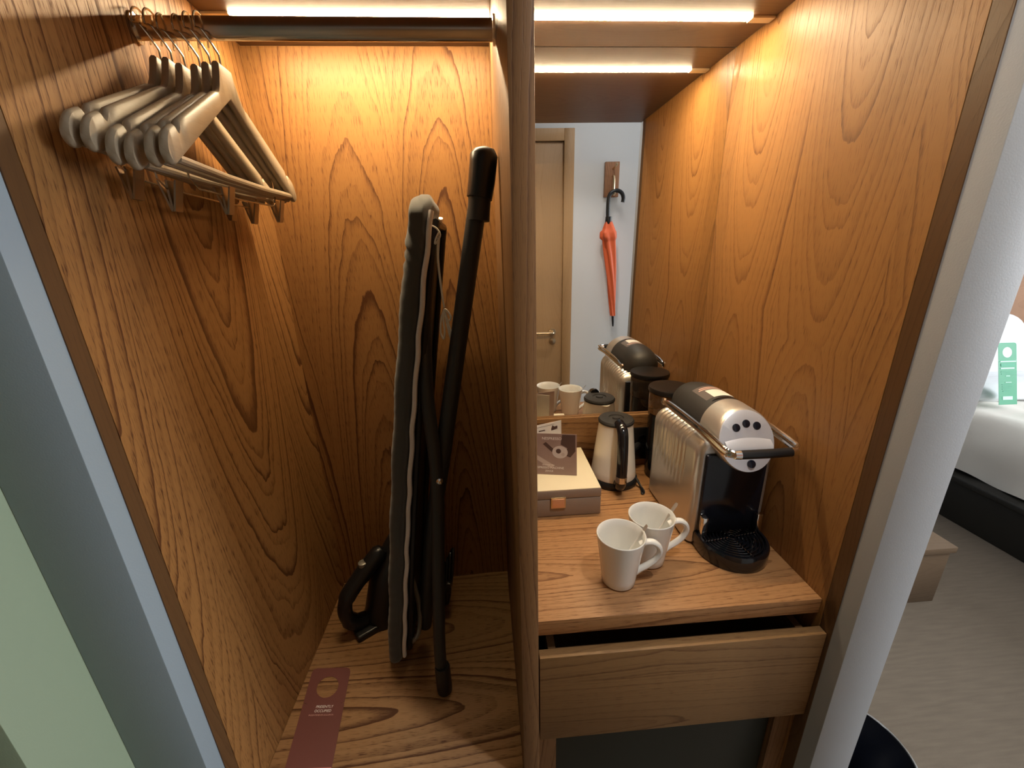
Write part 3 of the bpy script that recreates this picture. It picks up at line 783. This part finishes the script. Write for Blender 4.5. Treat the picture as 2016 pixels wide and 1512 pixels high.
# label patch and slot on the barrel
def curved(name, a0, a1, ya, yb, lift, material, th=.0004):
    def fn(u, v):
        a = a0+(a1-a0)*u; y = ya+(yb-ya)*v; r = BR+lift
        return bar((MX+r*math.cos(a), y, BZ+r*math.sin(a)))
    g_ = G().grid(fn, 16, 8)
    return g_.make(name, material, cm)
curved('label_backing', math.radians(66), math.radians(125), .292, .362, .0005, mat('label_grey', (.12, .10, .09), .35))
lab = curved('white_label', math.radians(62), math.radians(108), .290, .334, .0009, mat('label_white', (.72, .70, .62), .5))
for k in range(2):
    curved('label_text_line', math.radians(62), math.radians(118-4*k), .340+.008*k, .344+.008*k, .0009, mat('label_red', (.68, .42, .34), .5))
def slotf(u, v):
    a = math.radians(48+72*u); y = .268+.010*v*math.sin(PI*u)**.5+.006*(1-math.sin(PI*u)); return bar((MX+(BR+.0008)*math.cos(a), y, BZ+(BR+.0008)*math.sin(a)))
G().grid(slotf, 24, 4).make('slot', GLOSSB, cm)
# lever
LZ = 1.112
for s_ in (-1, 1):
    xl = MX+s_*.0745
    lv = G()
    for dz, rr in ((.0062, .0044), (-.0058, .0050)):
        lv.tube(smooth_path([(xl, .428, LZ-.008), (xl+s_*.002, .38, LZ-.003+dz), (xl+s_*.002, .25, LZ+dz), (xl+s_*.001, .15, LZ-.006+dz), (xl-s_*.004, .134, LZ-.007+dz*.8), (xl-s_*.014, .1260, LZ-.008+dz*.5)], 6), rr, 8)
    lv.lathe([(.004, -.004), (.0100, -.003), (.0100, .003), (.004, .004)], (xl, .428, LZ-.008), 'x', 18)
    lv.make('lever_arm', CHROME, cm)
G().tube([(MX-.064, .1258, LZ-.008), (MX-.052, .1252, LZ-.008)], [.0085, .0095], 14).make('lever_collar', CHROME, cm)
G().tube([(MX+.052, .1252, LZ-.008), (MX+.064, .1258, LZ-.008)], [.0095, .0085], 14).make('lever_collar', CHROME, cm)
G().tube([(MX-.0525, .1252, LZ-.008), (MX, .1235, LZ-.008), (MX+.0525, .1252, LZ-.008)], .0092, 14).make('lever_grip', BLACKP, cm)
# drip tray
TY, TR = .182, .0765
def dpoly(r, yb, n=40):
    pts = [(MX+r*math.cos(PI+PI*k/n), TY+r*math.sin(PI+PI*k/n)) for k in range(n+1)]
    return pts+[(MX+r, yb), (MX-r, yb)]
g = G(); pr1 = dpoly(TR-.004, .235); pr2 = dpoly(TR, .235); n = len(pr1)
lv_ = [(dpoly(TR-.002, .2346), H+.0004), (pr2, H+.006), (pr2, H+.034), (dpoly(TR-.0025, .235), H+.0385), (dpoly(TR-.0075, .2345), H+.0385), (dpoly(TR-.0085, .2345), H+.030)]
vs = [(a, b_, z) for pl, z in lv_ for a, b_ in pl]
fs = [[i*n+k, i*n+(k+1) % n, (i+1)*n+(k+1) % n, (i+1)*n+k] for i in range(len(lv_)-1) for k in range(n)]+[list(range(n)), [(len(lv_)-1)*n+k for k in range(n)]]
g.add(vs, fs); tr = g.make('drip_tray', GLOSSB, cm)
for k in range(8):
    r = .008+.0078*k
    G().tube([(MX+r*math.cos(2*PI*j/40), TY+r*math.sin(2*PI*j/40)-.001, H+.0368) for j in range(40)], .0017, 6, closed=True).make('grid_ring', GLOSSB, tr)
gb = G()
for an in (0, 90, 180, 270, ):
    a = math.radians(an+8); gb.tube([(MX+.006*math.cos(a), TY+.006*math.sin(a), H+.0358), (MX+.066*math.cos(a), TY+.045*math.sin(a) if an == 90 else TY+.066*math.sin(a), H+.0358)], .0015, 6)
gb.tube([(MX-.067, TY+.026, H+.0368), (MX+.067, TY+.026, H+.0368)], .0014, 6)
gb.make('grid_bars', CHROME, tr)
# water tank behind
G().lathe([(.050, 0), (.054, .002), (.056, .05), (.057, .205)], (.528, .522, H+.003), 'z', 36).make('tank', GLOSSB, cm)
G().lathe([(.057, .0), (.0590, .004), (.0590, .058), (.0580, .062)], (.528, .522, H+.2085), 'z', 36).make('tank_collar', SMOKE, cm)
G().lathe([(.057, .0), (.0615, .002), (.0620, .010), (.060, .014), (.050, .0155), (.001, .0145)], (.528, .522, H+.272), 'z', 36).make('tank_lid', BLACKP, cm)

# ---------------------------------------------------------------- mugs with spoons
def mug(label, X, Y, hang):
    t = thing('mug', label, 'mug', (X, Y, H), 'white mugs on the worktop')
    RT, RB, HM = .0495, .0350, .1175
    out = [(.030, .0004), (.0325, .001), (RB, .004)]
    for k in range(1, 9):
        q = k/8; out.append((RB+(RT-RB)*q**1.15, .004+(HM-.006)*q))
    out += [(RT+.0002, HM-.0005), (RT-.0012, HM+.0005), (RT-.003, HM-.001)]
    for k in range(7, -1, -1):
        q = k/8; out.append((RB+(RT-RB)*q**1.15-.0036, .008+(HM-.011)*q))
    out.append((.001, .0075))
    G().lathe(out, (X, Y, H), 'z', 48).make('cup', PORC, t, auto=70)
    ca, sa = math.cos(hang), math.sin(hang)
    hp = smooth_path([(RT*.86, .098), (.058, .1035), (.074, .0995), (.084, .083), (.080, .062), (.064, .044), (RB+.004, .030)], 5)if False else None
    pts = [(.040, .092), (.052, .0985), (.066, .0980), (.0775, .088), (.081, .073), (.074, .056), (.060, .042), (.046, .032), (.0355, .022)]
    P3 = smooth_path([(X+r*ca, Y+r*sa, H+z) for r, z in pts], 5)
    G().tube(P3, .0062, 12, flat=1.25).make('handle', PORC, t)
    return t
mug('white porcelain mug nearer the worktop edge, spoon inside', .2580, .1190, math.radians(-8))
mug('white porcelain mug behind the front one, beside the coffee machine', .3435, .1720, math.radians(-2))
def spoon(label, bowl, tip):
    t = thing('teaspoon', label, 'spoon', bowl)
    b_ = Vector(bowl); e = Vector(tip); d = (e-b_).normalized()
    side = d.cross(Vector((0, 0, 1))).normalized(); nn_ = side.cross(d)
    g = G(); vs = []; N_ = 10
    L = (e-b_).length
    st = [(0, .002), (.006, .0075), (.014, .0095), (.024, .0085), (.034, .0040), (.045, .0018), (L*.65, .0022), (L*.85, .0042), (L*.96, .0048), (L, .0030)]
    for s_, hw in st:
        dip = -.003*max(0, 1-(s_-.014)**2/.0002)
        for k in range(N_):
            a = 2*PI*k/N_; vs.append(b_+d*s_+side*hw*math.cos(a)+nn_*(dip*(1 if abs(math.cos(a)) < .8 else .2)+.0008*math.sin(a)))
    g.add(vs, [[i*N_+k, i*N_+(k+1) % N_, (i+1)*N_+(k+1) % N_, (i+1)*N_+k] for i in range(len(st)-1) for k in range(N_)]+[list(range(N_)), [(len(st)-1)*N_+k for k in range(N_)]])
    g.make('steel_spoon', STEEL, t)
spoon('steel teaspoon standing in the front white mug', (.241, .113, H+.020), (.3140, .1250, H+.1290))
spoon('steel teaspoon standing in the rear white mug', (.325, .166, H+.020), (.4050, .1860, H+.1330))

# ---------------------------------------------------------------- bedroom beyond the pier
bed = thing('bed', 'white made bed on a dark base in the bedroom beyond the wall', 'bed', (3.4, .8, 0))
bx('base', BEDB, bed, 2.535, 4.55, -.30, 1.78, .0, .262, .006)
bx('base_rim', BEDB, bed, 2.50, 4.56, -.32, 1.80, .235, .272, .010)
bx('mattress', LINEN, bed, 2.60, 4.50, -.26, 1.76, .265, .48, .05)
def duv(u, v):
    y = -.32+2.0*v; s_ = u*2.3
    if s_ < .12: x = 2.560+.004*math.sin(y*23); z = .285+s_*1.2
    elif s_ < .34:
        a = (s_-.12)/.22*PI/2; x = 2.72-.16*math.cos(a)+0.0; z = .429+.171*math.sin(a)
    else: x = 2.72+(s_-.34)*.92; z = .600
    k = min(1, s_/.35)
    wr = .010*math.sin(y*11+s_*2)*math.sin(s_*6+y*2)+.006*math.sin(y*27+3*s_)*(1-k*.6)+.004*math.sin(s_*31+y*9)
    # a seam fold running across
    f_ = abs((y-.92)-.35*math.sin((s_-.1)*2.2))
    wr -= .010*math.exp(-(f_/.018)**2)
    return (x-wr*(1-k)*1.2, y, z+wr)
du = G().grid(duv, 70, 90); du.make('duvet', LINEN, bed, auto=80)
def pillow(label, c, sx, sy, sz, rx, rz, m_=LINENB):
    def fn(u, v):
        th = 2*PI*u; ph = PI*(v-.5)
        def sp(q, e): return math.copysign(abs(q)**e, q)
        x = sp(math.cos(ph), .6)*sp(math.cos(th), .5); y = sp(math.cos(ph), .6)*sp(math.sin(th), .5); z = sp(math.sin(ph), 1.0)
        p = Vector((x*sx/2, y*sy/2, z*sz/2*(1-.35*abs(x)**4)*(1-.35*abs(y)**4)+.004*math.sin(x*9+y*7)))
        p = Matrix.Rotation(rz, 3, 'Z') @ Matrix.Rotation(rx, 3, 'X') @ p
        return tuple(Vector(c)+p)
    t = G().grid(fn, 40, 26, True).make('pillow', m_, None, auto=80)
    off = Vector(c); t.data.transform(Matrix.Translation(-off)); t.location = off
    return tag(t, label, 'pillow')
pillow('upright white pillow leaning on the headboard behind the green card', (3.02, 1.70, .80), .75, .54, .18, math.radians(68), 0)
pillow('flat white pillow lying on the bed in front of the upright one', (2.98, 1.52, .665), .75, .30, .12, math.radians(8), 0)
hb = thing('headboard', 'brown wooden headboard panel behind the bed pillows', 'headboard', (3.4, 1.9, 0))
for k in range(4):
    bx('board', HEADB, hb, 2.30+.62*k, 2.915+.62*k, 1.86, 1.90, .1, 1.42, .003)
t, Q, ux, uy, nzv = door_tag('door_hanger', 'green door hanger card propped against the bed pillow', (2.790, 1.395, .955), (1, .0, -.02), (.04, -.27, -1), .108, .335, GRNT)
nf = -nzv if nzv.y > 0 else nzv
sg = 1 if nf.dot(nzv) > 0 else -1
def strip(name, m_, a0, a1, b0, b1):
    G().add([Q(a, b_, (c if sg > 0 else -c)) for c in (-.0002, .0016) for a, b_ in ((a0, b0), (a1, b0), (a1, b1), (a0, b1))],
            [[0, 1, 2, 3], [4, 5, 6, 7], [0, 1, 5, 4], [1, 2, 6, 5], [2, 3, 7, 6], [3, 0, 4, 7]], False).make(name, m_, t)
strip('printed_line', GRNL, -.044, .048, .098, .104)
strip('printed_line', GRND, -.040, .042, .112, .128)
strip('printed_line', GRNL, -.042, .038, .134, .141)
for k, (a, b_) in enumerate(((-.04, .04), (-.038, .036), (-.012, .012))): strip('printed_line', GRNL if k == 2 else GRND, a, b_, .156+.011*k, .159+.011*k)
for k, (a, b_) in enumerate(((-.015, .02), (-.035, .03), (-.035, .03), (-.035, .025), (-.03, .02))): strip('printed_line', GRNL if k == 0 else GRND, a, b_, .212+.012*k, .215+.012*k)
strip('printed_box', GRNL, -.032, .026, .290, .308)
# low bench
lb_ = thing('low_bench', 'low oak block bench on the carpet beside the bed', 'bench', (1.6, .9, 0))
bx('top', OAK_BED, lb_, 1.20, 1.897, .688, 1.10, .262, .290, .002)
bx('body', OAK_BED, lb_, 1.20, 1.885, .698, 1.09, .0005, .260, .002)
# waste bin
BXc, BYc, BRr, BH = .868, .060, .122, .30
bn = thing('waste_bin', 'round black waste bin standing behind the white wall pier', 'bin', (BXc, BYc, 0))
G().lathe([(BRr*.86, .0005), (BRr*.87, .004), (BRr, BH-.003), (BRr, BH), (BRr-.003, BH), (BRr-.004, BH-.004), (BRr*.84, .008), (.001, .008)], (BXc, BYc, 0), 'z', 48).make('bin_body', BINM, bn)
G().tube([(BXc+BRr*math.cos(2*PI*k/48), BYc+BRr*math.sin(2*PI*k/48), BH) for k in range(48)], .0025, 8, closed=True).make('rim', CHROME, bn)
bgq = G().lathe([(BRr-.012, .012), (BRr-.006, BH*.60), (BRr-.016, BH*.62), (BRr*.55, BH*.58), (.01, BH*.5)], (BXc-.004, BYc-.004, 0), 'z', 32,
                func=lambda v: (v[0], v[1], v[2]-max(0, (v[0]-BXc+.01))*.9 if v[2] > .1 else v[2])).make('blue_liner', BAGB, bn)

# ---------------------------------------------------------------- corridor behind the camera, seen in the mirror
dr_ = thing('door', 'pale oak door with brass lever handle reflected in the mirror', 'door', (.0, -.85, 0))
YW = -.85
bx('leaf', OAK_DOOR, dr_, -.36, .492, YW+.006, YW+.030, .005, 2.062, .001)
g = G().box(.492, .550, YW+.0005, YW+.045, 0, 2.128, .002)
g.make('frame_post', OAK_DOOR, dr_)
G().box(-.42, -.362, YW+.0005, YW+.045, 0, 2.128, .002).make('frame_post', OAK_DOOR, dr_)
G().box(-.362, .492, YW+.0005, YW+.045, 2.066, 2.128, .002).make('frame_head', OAK_DOOR, dr_)
hn = G().lathe([(.024, 0), (.025, .003), (.023, .007), (.010, .008), (.009, .045)], (.430, YW+.030, .985), 'y', 24)
hn.tube(smooth_path([(.430, YW+.072, .985), (.415, YW+.076, .985), (.33, YW+.074, .985), (.300, YW+.072, .985)], 4), .0085, 10)
hn.make('lever_handle', SATIN, dr_)
G().lathe([(.022, 0), (.023, .003), (.020, .008), (.010, .009), (.009, .014), (.001, .015)], (.432, YW+.030, .925), 'y', 24).make('lock_rosette', SATIN, dr_)
ck = thing('coat_hook', 'small wooden plate with a brass coat hook on the white wall reflected in the mirror', 'hook', (.78, YW, 1.9))
bx('hook_plate', OAK_DARK if False else oak('hook_wood', 'z', light=(.33, .16, .08), dark=(.2, .09, .05)), ck, .738, .822, YW+.0005, YW+.022, 1.775, 1.962, .002)
G().tube(smooth_path([(.785, YW+.020, 1.885), (.785, YW+.040, 1.880), (.785, YW+.045, 1.835), (.785, YW+.045, 1.800), (.785, YW+.055, 1.785), (.785, YW+.070, 1.795)], 5), .007, 10).make('lower_prong', SATIN, ck)
G().tube(smooth_path([(.785, YW+.020, 1.925), (.788, YW+.050, 1.932), (.792, YW+.070, 1.945)], 5), .006, 10).make('upper_prong', SATIN, ck)
um = thing('umbrella', 'orange folded umbrella with black crook handle hanging on the coat hook in the mirror', 'umbrella', (.78, YW+.07, 1.0))
UY = YW+.062
uh = [(.8380, UY, 1.742), (.8400, UY, 1.765), (.8300, UY, 1.790), (.808, UY, 1.803), (.786, UY, 1.802), (.764, UY, 1.790), (.7530, UY, 1.764), (.7515, UY, 1.70), (.7560, UY, 1.625)]
G().tube(smooth_path(uh, 5), .0115, 12).make('crook_handle', BLACKP, um)
def ufn(u, v):
    a = 2*PI*u; z = 1.650-.57*v
    cx_ = .7575+.056*v
    r = (.018+.020*math.sin(min(1, v*5)*PI*.5))*(1-.72*v)+.004
    if v < .10: r *= .65+3.5*v
    r *= 1+.22*math.cos(5*a+v*9)
    if .12 < v < .2: r *= 1.12+.25*max(0, math.cos(a-2.6))
    return (cx_+r*math.cos(a), UY+r*math.sin(a)*.8, z)
G().grid(ufn, 40, 50, True).make('canopy', UMBR, um, auto=80)
G().tube([(.8125, UY, 1.09), (.8165, UY, 1.035), (.818, UY, 1.012)], [.0085, .0065, .0045], 10).make('ferrule', BLACKP, um)
G().tube([(.7575, UY, 1.665), (.7572, UY, 1.64), (.758, UY, 1.625)], [.018, .020, .017], 12).make('collar', BLACKP, um)
